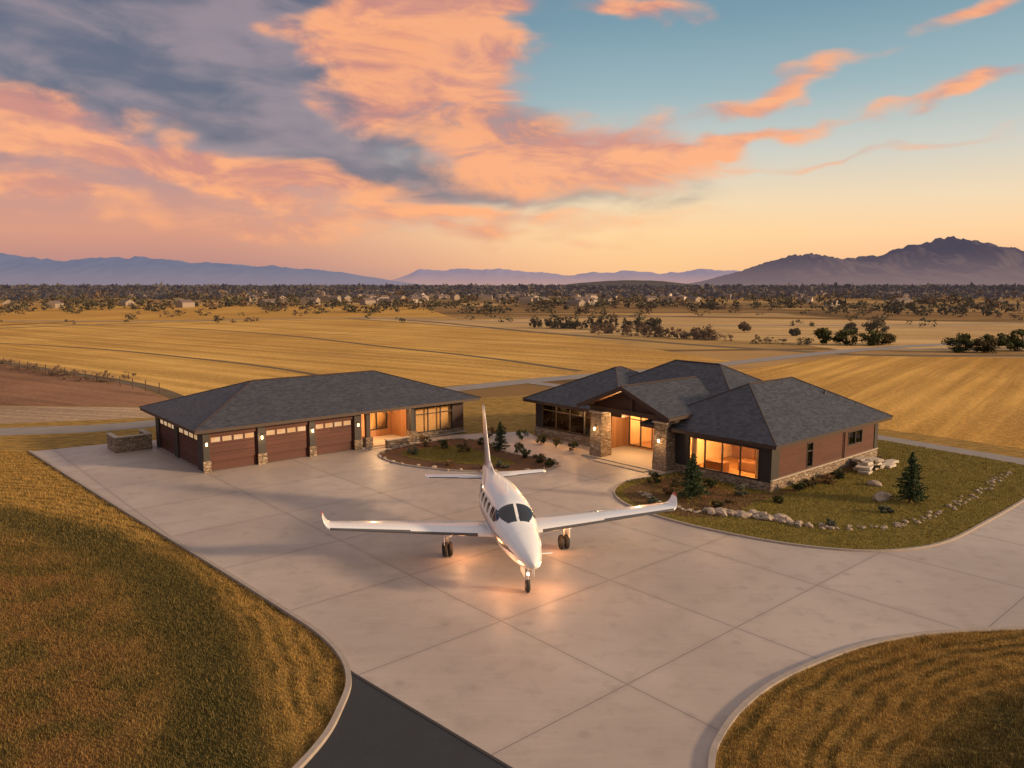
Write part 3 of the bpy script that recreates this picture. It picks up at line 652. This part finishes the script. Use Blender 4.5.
for sg in (-1,1):
    secs=[(sg*x,1.22+.085*(x-.5),5.0+.05*x,2.45-.145*x,.155-.004*x) for x in (0.3,.8,1.5,2.5,3.5,4.5,5.5,6.5,7.4,8.0)]
    zz=1.22+.085*7.5
    secs+=[(sg*8.16,zz+.06,5.55,1.12,.11),(sg*8.28,zz+.20,5.75,.92,.1),(sg*8.36,zz+.42,6.0,.62,.09),(sg*8.40,zz+.56,6.15,.42,.08)]
    lift('wing',secs,[M_WHT,M_GRY,M_RED,M_NAVY],matf=lambda c:(2 if c.z>zz+.38 else (1 if c.y<5.0+.05*abs(c.x)+.09 and abs(c.x)<7.9 and abs(c.x)>1.2 else 0)))
    for (a,b) in ((1.2,4.3),(4.5,7.7)):
        for xx in (a,b):
            zz_=1.22+.085*(xx-.5)+.115; tube('flap_gap',(sg*xx,6.55-.02*xx,zz_),(sg*xx,7.35-.095*xx,zz_-.085),.008,.008,M_GRY,PL,4)
    lift('stabilizer',[(sg*.02,2.22,11.55,1.35,.10),(sg*1.6,2.26,11.8,1.08,.09),(sg*3.15,2.30,12.05,.82,.08),(sg*3.32,2.31,12.2,.5,.05)],[M_WHT,M_GRY],matf=lambda c:1 if c.y<11.60+.16*abs(c.x) else 0)
    gx=2.78*sg
    tube('main_strut',(gx,6.1,1.30),(gx,6.15,.36),.07,.055,M_MET,PL); tube('drag_link',(gx,5.6,1.2),(gx,6.12,.62),.03,.025,M_MET,PL)
    box('gear_door',gx+sg*.16,gx+sg*.19,5.75,6.5,.68,1.32,M_WHT,PL,.01)
    for k in (-1,1):
        revolve('main_tyre',[(.12,-.09),(.27,-.10),(.33,-.06),(.345,0),(.33,.06),(.27,.10),(.12,.09)],PL,M_RUB,'x',28,(gx+k*.13,6.15,.375))
        revolve('main_hub',[(0,-.07),(.14,-.08),(.14,.08),(0,.07)],PL,M_MET,'x',16,(gx+k*.13,6.15,.375))
    tube('axle',(gx-.2,6.15,.375),(gx+.2,6.15,.375),.03,.03,M_MET,PL)
    lift('gear_fairing',[(gx-.22,1.27,5.5,1.3,.12),(gx,1.25,5.3,1.7,.2),(gx+.22,1.27,5.5,1.3,.12)],[M_WHT])
lift('tail_fin',[(0,2.55,10.3,2.95,.075),(0,3.1,10.95,2.3,.075),(0,4.2,11.75,1.62,.07),(0,5.5,12.6,1.05,.065),(0,5.85,12.85,.82,.05),(0,5.93,13.05,.5,.03)],[M_WHT,M_NAVY,M_RED],True,matf=lambda c:(1 if c.y>12.15+.62*(c.z-2.6) else (2 if abs(c.y-(12.0+.62*(c.z-2.6)))<.09 else 0)))
lift('dorsal_fin',[(0,2.75,8.7,3.0,.04),(0,3.02,9.6,2.0,.04),(0,3.3,10.6,1.0,.04)],[M_WHT],True)
lift('ventral_fin',[(0,2.1,11.6,1.5,.05),(0,1.75,12.0,.9,.05)],[M_WHT],True)
tube('nose_strut',(0,1.28,1.25),(0,1.34,.55),.055,.045,M_MET,PL); tube('nose_link',(0,1.9,1.15),(0,1.37,.7),.025,.02,M_MET,PL)
for k in (-1,1): box('nose_fork',k*.11-.015,k*.11+.015,1.27,1.41,.26,.58,M_MET,PL,.008); box('nose_door',k*.2-.01,k*.2+.01,.95,1.75,.82,1.24,M_WHT,PL,.01)
box('fork_top',-.125,.125,1.27,1.41,.582,.63,M_MET,PL,.008)
revolve('nose_tyre',[(.1,-.07),(.24,-.08),(.285,-.045),(.295,0),(.285,.045),(.24,.08),(.1,.07)],PL,M_RUB,'x',28,(0,1.34,.325)); revolve('nose_hub',[(0,-.06),(.12,-.07),(.12,.07),(0,.06)],PL,M_MET,'x',16,(0,1.34,.325))
M_LAND=emis('landing_lamp',(1,.75,.45),4)
revolve('landing_light',[(0,-.03),(.06,-.02),(.065,.05),(0,.06)],PL,M_LAND,'y',14,(0.0,1.2,.85))
box('pitot_blade',.62,1.05,1.35,1.40,1.60,1.65,M_WHT,PL,.01)
tube('antenna',(0,5.9,3.03),(0,6.15,3.42),.03,.012,M_WHT,PL); tube('antenna',(0,8.2,3.0),(0,8.35,3.25),.03,.012,M_WHT,PL)
tube('wiper',(.1,3.3,2.52),(.3,3.7,2.74),.012,.012,M_RUB,PL,5)
point('landing_glow',PL,(0.9,1.4,1.0),70,.25,(1,.42,.16)); point('landing_glow',PL,(-1.0,1.4,1.0),60,.25,(1,.42,.16))
point('wing_glow',PL,(-2.2,5.6,.8),42,.15,(1,.42,.16)); point('wing_glow',PL,(2.3,5.6,.8),32,.15,(1,.42,.16))

# ------------------------------------------------------------------ vegetation
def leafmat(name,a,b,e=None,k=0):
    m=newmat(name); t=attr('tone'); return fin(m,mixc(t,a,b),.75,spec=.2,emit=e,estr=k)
L_GRN=leafmat('foliage_green',(.024,.034,.012,1),(.10,.105,.032,1))
L_OLV=leafmat('foliage_olive',(.045,.042,.018,1),(.17,.13,.05,1))
L_AUT=leafmat('foliage_autumn',(.10,.060,.028,1),(.30,.18,.08,1))
L_PIN=leafmat('foliage_pine',(.014,.030,.014,1),(.065,.095,.038,1))
L_BLU=leafmat('foliage_sage',(.06,.07,.05,1),(.18,.19,.13,1))
L_MID=leafmat('foliage_mid',(.036,.036,.020,1),(.12,.10,.05,1),lin(110,92,88),.08)  # mid and far leaves carry a faint emission standing in for haze
L_MIA=leafmat('foliage_mid_autumn',(.07,.046,.027,1),(.20,.125,.065,1),lin(120,98,90),.08)
L_FAR=leafmat('foliage_far',(.026,.025,.022,1),(.075,.062,.045,1),lin(100,88,96),.26)
M_BARK=simple('bark',(.09,.06,.04),.9,var=.4)
def quads(C,size):
    n=len(C); a=rng.normal(size=(n,3)); a/=np.linalg.norm(a,axis=1)[:,None]; b=rng.normal(size=(n,3)); b-=a*(a*b).sum(1)[:,None]; b/=np.linalg.norm(b,axis=1)[:,None]
    s=(size*rng.uniform(.6,1.3,n))[:,None]
    return np.stack([C-a*s,C-b*s*.55,C+a*s,C+b*s*.55],1)
def crown(c,rx,rz,n,leaf,clumps=14):
    cc=rng.normal(size=(clumps,3)); cc/=np.linalg.norm(cc,axis=1)[:,None]; cc*=rng.uniform(.3,.85,clumps)[:,None]**.7
    idx=rng.integers(0,clumps,n); rr=rng.uniform(.22,.45,clumps)
    dd=rng.normal(size=(n,3)); dd/=np.linalg.norm(dd,axis=1)[:,None]; dd*=(rng.random(n)**.4)[:,None]
    P=cc[idx]+dd*rr[idx][:,None]; tone=np.clip(.25+.4*P[:,2]+.3*dd[:,2]+rng.normal(0,.12,n)+rng.normal(0,.15,clumps)[idx],0,1)  # light and shade put into leaf tone: tops paler, undersides darker
    return quads(P*np.array([rx,rx,rz])+np.array(c),np.full(n,leaf)),tone
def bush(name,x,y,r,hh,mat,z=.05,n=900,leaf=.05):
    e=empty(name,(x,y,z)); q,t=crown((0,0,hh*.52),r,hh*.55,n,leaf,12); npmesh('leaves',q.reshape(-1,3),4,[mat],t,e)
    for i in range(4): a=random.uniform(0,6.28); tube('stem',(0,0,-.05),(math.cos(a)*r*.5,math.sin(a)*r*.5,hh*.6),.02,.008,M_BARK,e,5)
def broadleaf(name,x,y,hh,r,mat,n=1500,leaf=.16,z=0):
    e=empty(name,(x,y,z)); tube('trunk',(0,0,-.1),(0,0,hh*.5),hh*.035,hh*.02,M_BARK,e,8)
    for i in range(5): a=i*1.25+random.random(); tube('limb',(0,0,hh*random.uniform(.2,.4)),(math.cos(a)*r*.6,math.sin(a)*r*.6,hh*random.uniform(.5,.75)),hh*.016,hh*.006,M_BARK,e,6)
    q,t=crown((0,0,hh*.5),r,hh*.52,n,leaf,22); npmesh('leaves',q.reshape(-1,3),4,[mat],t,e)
def conifer(x,y,hh,r,z=.05):
    e=empty('pine_tree',(x,y,z)); tube('trunk',(0,0,-.1),(0,0,hh*.97),hh*.022,.008,M_BARK,e,8)
    C=[];tn=[]; nl=int(hh/.11)
    for i in range(nl):
        zz=.10*hh+ (hh*.88)*i/nl; R=r*(1-zz/hh)**.85*random.uniform(.8,1.12)
        for k in range(random.randint(7,10)):
            a=random.uniform(0,6.28); L=R*random.uniform(.7,1.1); m_=max(5,int(L*52))
            tt=rng.random(m_)**.8; P=np.zeros((m_,3)); sp=.10*(1-tt)*L+.03
            P[:,0]=np.cos(a)*tt*L+rng.normal(0,1,m_)*sp;P[:,1]=np.sin(a)*tt*L+rng.normal(0,1,m_)*sp;P[:,2]=zz-.22*tt*L+.16*tt**2*L+rng.normal(0,.02,m_)
            C.append(P); tn.append(np.clip(.15+.6*tt+rng.normal(0,.15,m_),0,1))
            if k%3==0: tube('branch',(0,0,zz),(math.cos(a)*L*.8,math.sin(a)*L*.8,zz-.1*L),.015,.005,M_BARK,e,4)
    C=np.concatenate(C);tn=np.concatenate(tn); q=quads(C,np.full(len(C),.055)); npmesh('needles',q.reshape(-1,3),4,[L_PIN],tn,e)
conifer(10.5,43.6,2.9,1.2); conifer(22.9,43.0,3.1,1.2); conifer(-.9,57.0,2.3,.75)
for (x,y,r,hh,mt) in [(-3.6,56.3,.6,.9,L_OLV),(-5.2,57.6,.55,.8,L_GRN),(-7.4,55.6,.5,.6,L_BLU),(1.9,53.2,.55,.7,L_OLV),(-.6,51.6,.5,.5,L_BLU),(-4.4,52.2,.45,.4,L_AUT),(0.9,54.6,.5,.7,L_GRN),(-6.9,58.6,.6,.9,L_AUT),(-2.2,57.8,.55,.9,L_GRN),(.4,56.2,.5,.8,L_OLV),(2.6,52.2,.4,.5,L_GRN),(-1.8,51.2,.35,.4,L_AUT),
   (8.9,47.3,.5,.7,L_GRN),(10.2,46.1,.5,.75,L_OLV),(12.2,46.0,.5,.7,L_GRN),(13.6,44.4,.45,.6,L_BLU),(8.1,42.6,.35,.4,L_BLU),(17.4,45.3,.45,.6,L_GRN),(18.6,46.4,.5,.7,L_OLV),(20.0,47.3,.45,.6,L_AUT),(21.2,48.6,.5,.6,L_GRN),(12.6,43.0,.35,.4,L_AUT),(24.4,50.8,.5,.7,L_OLV),(9.3,44.6,.45,.5,L_AUT),(11.6,42.0,.4,.4,L_OLV),(15.4,43.0,.35,.4,L_GRN),
   (2.3,59.6,.5,.8,L_GRN),(3.4,58.4,.5,.7,L_OLV),(.8,61.2,.5,.8,L_GRN),(-1.0,62.4,.6,.9,L_OLV),(20.6,41.0,.4,.45,L_BLU),(16.5,38.6,.3,.35,L_BLU),(4.6,57.3,.45,.7,L_GRN),(-1.9,62.0,.5,.9,L_AUT)]:
    bush('shrub',x,y,r,hh,mt)
m=newmat('rock'); M_ROCK=fin(m,mixc(noise(pos(),2.5,4,.6),(.20,.15,.11,1),(.46,.37,.29,1)),.9,bump=(noise(pos(),12,4),.6,.03))
def rocks(name,lst):
    bm=bmesh.new()
    for (x,y,z,s) in lst:
        g=bmesh.ops.create_icosphere(bm,subdivisions=2,radius=1); sx,sy,sz=s*random.uniform(.8,1.4),s*random.uniform(.7,1.1),s*random.uniform(.5,.75); a=random.uniform(0,6.28); sd_=random.random()*99
        for q in g['verts']:
            p=q.co; k=1+.45*mn.noise(p*1.3+Vector((sd_,0,0)))+.18*mn.noise(p*3.5+Vector((0,sd_,0))); X=p.x*sx*k;Y=p.y*sy*k
            q.co=Vector((x+X*math.cos(a)-Y*math.sin(a),y+X*math.sin(a)+Y*math.cos(a),z+p.z*sz*k+sz*.35))
    me=bpy.data.meshes.new(name); bm.to_mesh(me); bm.free(); return obj(name,me,None,[M_ROCK])
rl=[]
path=crom([(7.9,45.0),(8.2,43.6),(9.2,41.9),(10.6,41.1),(12.1,40.6),(13.9,39.9),(15.0,38.9),(17.4,38.3),(20.2,38.8),(23,40.6),(25.7,42.9),(29.5,46.4),(33.0,49.9)],10)
for i,p in enumerate(path):
    big_=1.7 if 3.0<i/10<6.2 else .8
    for k in range(2):
        if random.random()<.8: rl.append((p[0]+random.uniform(-.3,.3),p[1]+random.uniform(-.3,.3),.07,random.uniform(.07,.19)*big_))
rocks('rock_border',rl)
rocks('rock_border',[(cen[i][0]*.97-.1+random.uniform(-.2,.2),cen[i][1]*.97+1.6+random.uniform(-.2,.2),.07,random.uniform(.08,.2)) for i in range(0,len(cen),2)])
rocks('boulder',[(21.6,43.6,.07,.5)]); rocks('boulder',[(13.2,40.6,.07,.42)]); rocks('boulder',[(14.4,39.9,.07,.36)]); rocks('boulder',[(22.6,46.8,.07,.35)])

for (x,y,hh,r,mt) in [(70,161,3.2,3.0,L_GRN),(75,160,3.0,2.6,L_GRN),(78.5,162,2.6,2.6,L_OLV),(66,163,3.4,2.0,L_GRN),(84,144,3.4,2.6,L_GRN),(88,143,2.8,2.4,L_OLV),(92,146,3.6,3.0,L_GRN),(97,147,4.2,2.8,L_GRN),(101,145,3.0,2.4,L_OLV),(106,150,4,3,L_GRN),(86,195,3.0,2,L_MID),(95,200,4,3,L_MID),(70,190,2.0,1.4,L_MID),(62,205,2.6,1.8,L_MIA)]:
    broadleaf('tree',x,y,hh,r,mt,2000,.20)
def massq(name,pts,hs,rs,mat,per,leaf):
    Q=[];Tn=[]
    for (x,y),hh,r in zip(pts,hs,rs):
        q,t=crown((x,y,hh*.45),r,hh*.6,per,leaf*hh,8); Q.append(q);Tn.append(t)
    return npmesh(name,np.concatenate(Q).reshape(-1,3),4,[mat],np.concatenate(Tn))
def line(p,q,n,j): t=rng.random(n)[:,None]; return np.array(p)*(1-t)+np.array(q)*t+rng.normal(0,j,(n,2))
A=line((4,228),(40,212),34,2.5); B=line((22,200),(46,176),34,2.0); Cc=line((-84,124),(-52,99),34,1.2); D=line((50,166),(66,160),6,1)
massq('hedge_row',A,rng.uniform(1.6,4.2,34),rng.uniform(1.2,2.6,34),L_MID,260,.09)
massq('hedge_row',B,rng.uniform(1.2,3.4,34),rng.uniform(1.2,2.4,34),L_MIA,260,.09)
massq('hedge_row',Cc,rng.uniform(.5,1.2,34),rng.uniform(.6,1.4,34),L_MIA,160,.1)
massq('hedge_row',D,rng.uniform(1.,2.,6),rng.uniform(1,2,6),L_MID,200,.1)
def far(name,n,d0,d1,hmin,hmax,mat,per,leaf,pw=1.0,amax=40,clu=-.2):
    a=rng.uniform(-rad(amax),rad(amax),n); dd=d0+(d1-d0)*rng.random(n)**pw
    k=np.sin(a*37+dd*.013)+np.sin(a*91-dd*.021)+rng.normal(0,.6,n); m_=k>clu; a=a[m_];dd=dd[m_]
    P=np.stack([np.sin(a)*dd,np.cos(a)*dd],1); hh=rng.uniform(hmin,hmax,len(P)); return massq(name,P,hh,hh*rng.uniform(.6,1.4,len(P)),mat,per,leaf)
far('distant_trees',130,250,460,1.2,3.0,L_MID,70,.16)
far('distant_trees',110,270,460,1.2,3.0,L_MIA,70,.16)
far('distant_trees',1300,400,900,2.5,5.5,L_MID,28,.24,1,40,.3)
far('distant_trees',900,400,900,2,5,L_MIA,28,.24,1,40,.3)
far('distant_trees',3600,700,1700,3.5,7.5,L_FAR,16,.36,1,40,-.1)
far('distant_trees',1300,700,1700,3,7,L_MIA,14,.34,1,40,.2)
far('distant_trees',4000,1400,4200,7,13,L_FAR,10,.50,1,40,-1)
for p,q,n in (((-300,470),(-20,440),70),((40,420),(330,400),70),((-120,360),(40,340),30),((120,330),(300,300),34),((-420,420),(-200,380),40)):
    L=line(p,q,n,6); massq('tree_belt',L,rng.uniform(2.0,5,n),rng.uniform(2,4.5,n),L_MID,60,.16)
V=[];Fc=[];mi=[]
for i in range(240):
    a=rng.normal(.02,.28); dd=rng.uniform(460,1500); x=math.sin(a)*dd;y=math.cos(a)*dd; L_=random.uniform(3,6);Wd=random.uniform(2.5,3.6);hh=random.uniform(2.2,3.4);an=random.uniform(0,3.14);b0=len(V)
    for (u,v_,z) in [(-L_,-Wd,0),(L_,-Wd,0),(L_,Wd,0),(-L_,Wd,0),(-L_,-Wd,hh),(L_,-Wd,hh),(L_,Wd,hh),(-L_,Wd,hh),(-L_,0,hh+1.6),(L_,0,hh+1.6)]:
        V.append((x+u*math.cos(an)-v_*math.sin(an),y+u*math.sin(an)+v_*math.cos(an),z))
    for q,mm in (((0,1,5,4),0),((2,3,7,6),0),((1,2,6,9,5),0),((3,0,4,8,7),0),((4,5,9,8),1),((6,7,8,9),1)): Fc.append(tuple(b0+k for k in q)); mi.append(mm+ (2 if i%4==0 and mm==0 else 0))
M_TW=simple('town_wall',(.28,.22,.17),.8); M_TR=simple('town_roof',(.14,.10,.09),.8); M_TW2=simple('town_wall_light',(.48,.39,.32),.8)
o=mesh('distant_town',V,Fc,None,[M_TW,M_TR,M_TW2]); o.data.polygons.foreach_set('material_index',mi)
FE=empty('field_fence'); pa=Vector((-82,121.5));pb=Vector((-41,88.5))
for i in range(17):
    p=pa.lerp(pb,i/16); tube('post',(p.x,p.y,-.1),(p.x,p.y,1.25),.07,.06,M_BARK,FE,6)
for z in (.5,.9,1.15): tube('wire',(pa.x,pa.y,z),(pb.x,pb.y,z),.012,.012,M_MET,FE,4)

# ------------------------------------------------------------------ mountains
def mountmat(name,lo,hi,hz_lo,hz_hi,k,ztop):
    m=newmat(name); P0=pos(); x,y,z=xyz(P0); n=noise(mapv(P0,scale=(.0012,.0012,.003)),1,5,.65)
    return fin(m,mixc(n,lo,hi),1.0,spec=0,emit=mixc(smooth(0,ztop,z),hz_lo,hz_hi),estr=k)  # aerial haze painted as emission, paler towards the foot
def mountains(name,prof,dist,depth,mat,na=260,nd_=46,rough=.35,sc=1.0):
    xs=[p[0] for p in prof];hs_=[p[1] for p in prof]; v=[];f=[]
    for i in range(na):
        t=xs[0]+(xs[-1]-xs[0])*i/(na-1); H0=np.interp(t,xs,hs_)
        for j in range(nd_):
            dj_=j/(nd_-1); D=dist+depth*(dj_-.5); X=t*dist; Y=D
            sp=1-abs(dj_-.5)*2; P=Vector((X*.0011/sc,Y*.0011/sc,3.3))
            rg=1-abs(mn.fractal(P,.9,2.0,6))*2.0; rg2=mn.fractal(P*3.1,.9,2.1,5)
            hgt=H0*dist*(sp**.75)*(1-rough+rough*rg+ .10*rg2*(1 if sp<.98 else .6))
            v.append((X,Y,max(hgt,-2)-1))
    for i in range(na-1):
        for j in range(nd_-1): a=i*nd_+j; f.append((a,a+nd_,a+nd_+1,a+1))
    return mesh(name,v,f,None,[mat],True)
def T_(l): return [((px-512)/768*1.0,max(0,(285-py))/768/.98) for px,py in l]
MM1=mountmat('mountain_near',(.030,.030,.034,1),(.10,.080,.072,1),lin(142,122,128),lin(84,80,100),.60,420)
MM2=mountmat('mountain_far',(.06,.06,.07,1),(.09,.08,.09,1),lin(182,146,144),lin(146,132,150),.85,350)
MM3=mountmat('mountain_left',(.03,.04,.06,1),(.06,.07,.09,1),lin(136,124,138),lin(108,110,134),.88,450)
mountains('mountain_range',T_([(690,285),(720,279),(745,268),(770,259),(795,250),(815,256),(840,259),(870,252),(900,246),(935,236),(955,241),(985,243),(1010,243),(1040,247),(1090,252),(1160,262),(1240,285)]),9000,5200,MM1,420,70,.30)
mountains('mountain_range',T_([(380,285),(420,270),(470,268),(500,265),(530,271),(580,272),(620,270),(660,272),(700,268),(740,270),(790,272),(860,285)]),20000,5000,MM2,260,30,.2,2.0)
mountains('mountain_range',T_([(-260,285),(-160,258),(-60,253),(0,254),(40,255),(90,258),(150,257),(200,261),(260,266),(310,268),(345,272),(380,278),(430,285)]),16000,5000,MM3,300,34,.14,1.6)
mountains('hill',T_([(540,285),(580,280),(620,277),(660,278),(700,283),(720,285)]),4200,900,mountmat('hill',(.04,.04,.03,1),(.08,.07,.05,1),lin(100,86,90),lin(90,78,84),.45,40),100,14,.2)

# ------------------------------------------------------------------ camera
cam=bpy.data.cameras.new('camera'); cam.lens=27; cam.sensor_width=36; cam.clip_end=120000; cam.clip_start=.1
co=bpy.data.objects.new('camera',cam); COL.objects.link(co); co.location=(0,0,12.5); co.rotation_euler=(rad(90-7.35),0,0)
scene.camera=co
scene.view_settings.view_transform='Standard'; scene.view_settings.look='None'; scene.view_settings.exposure=0
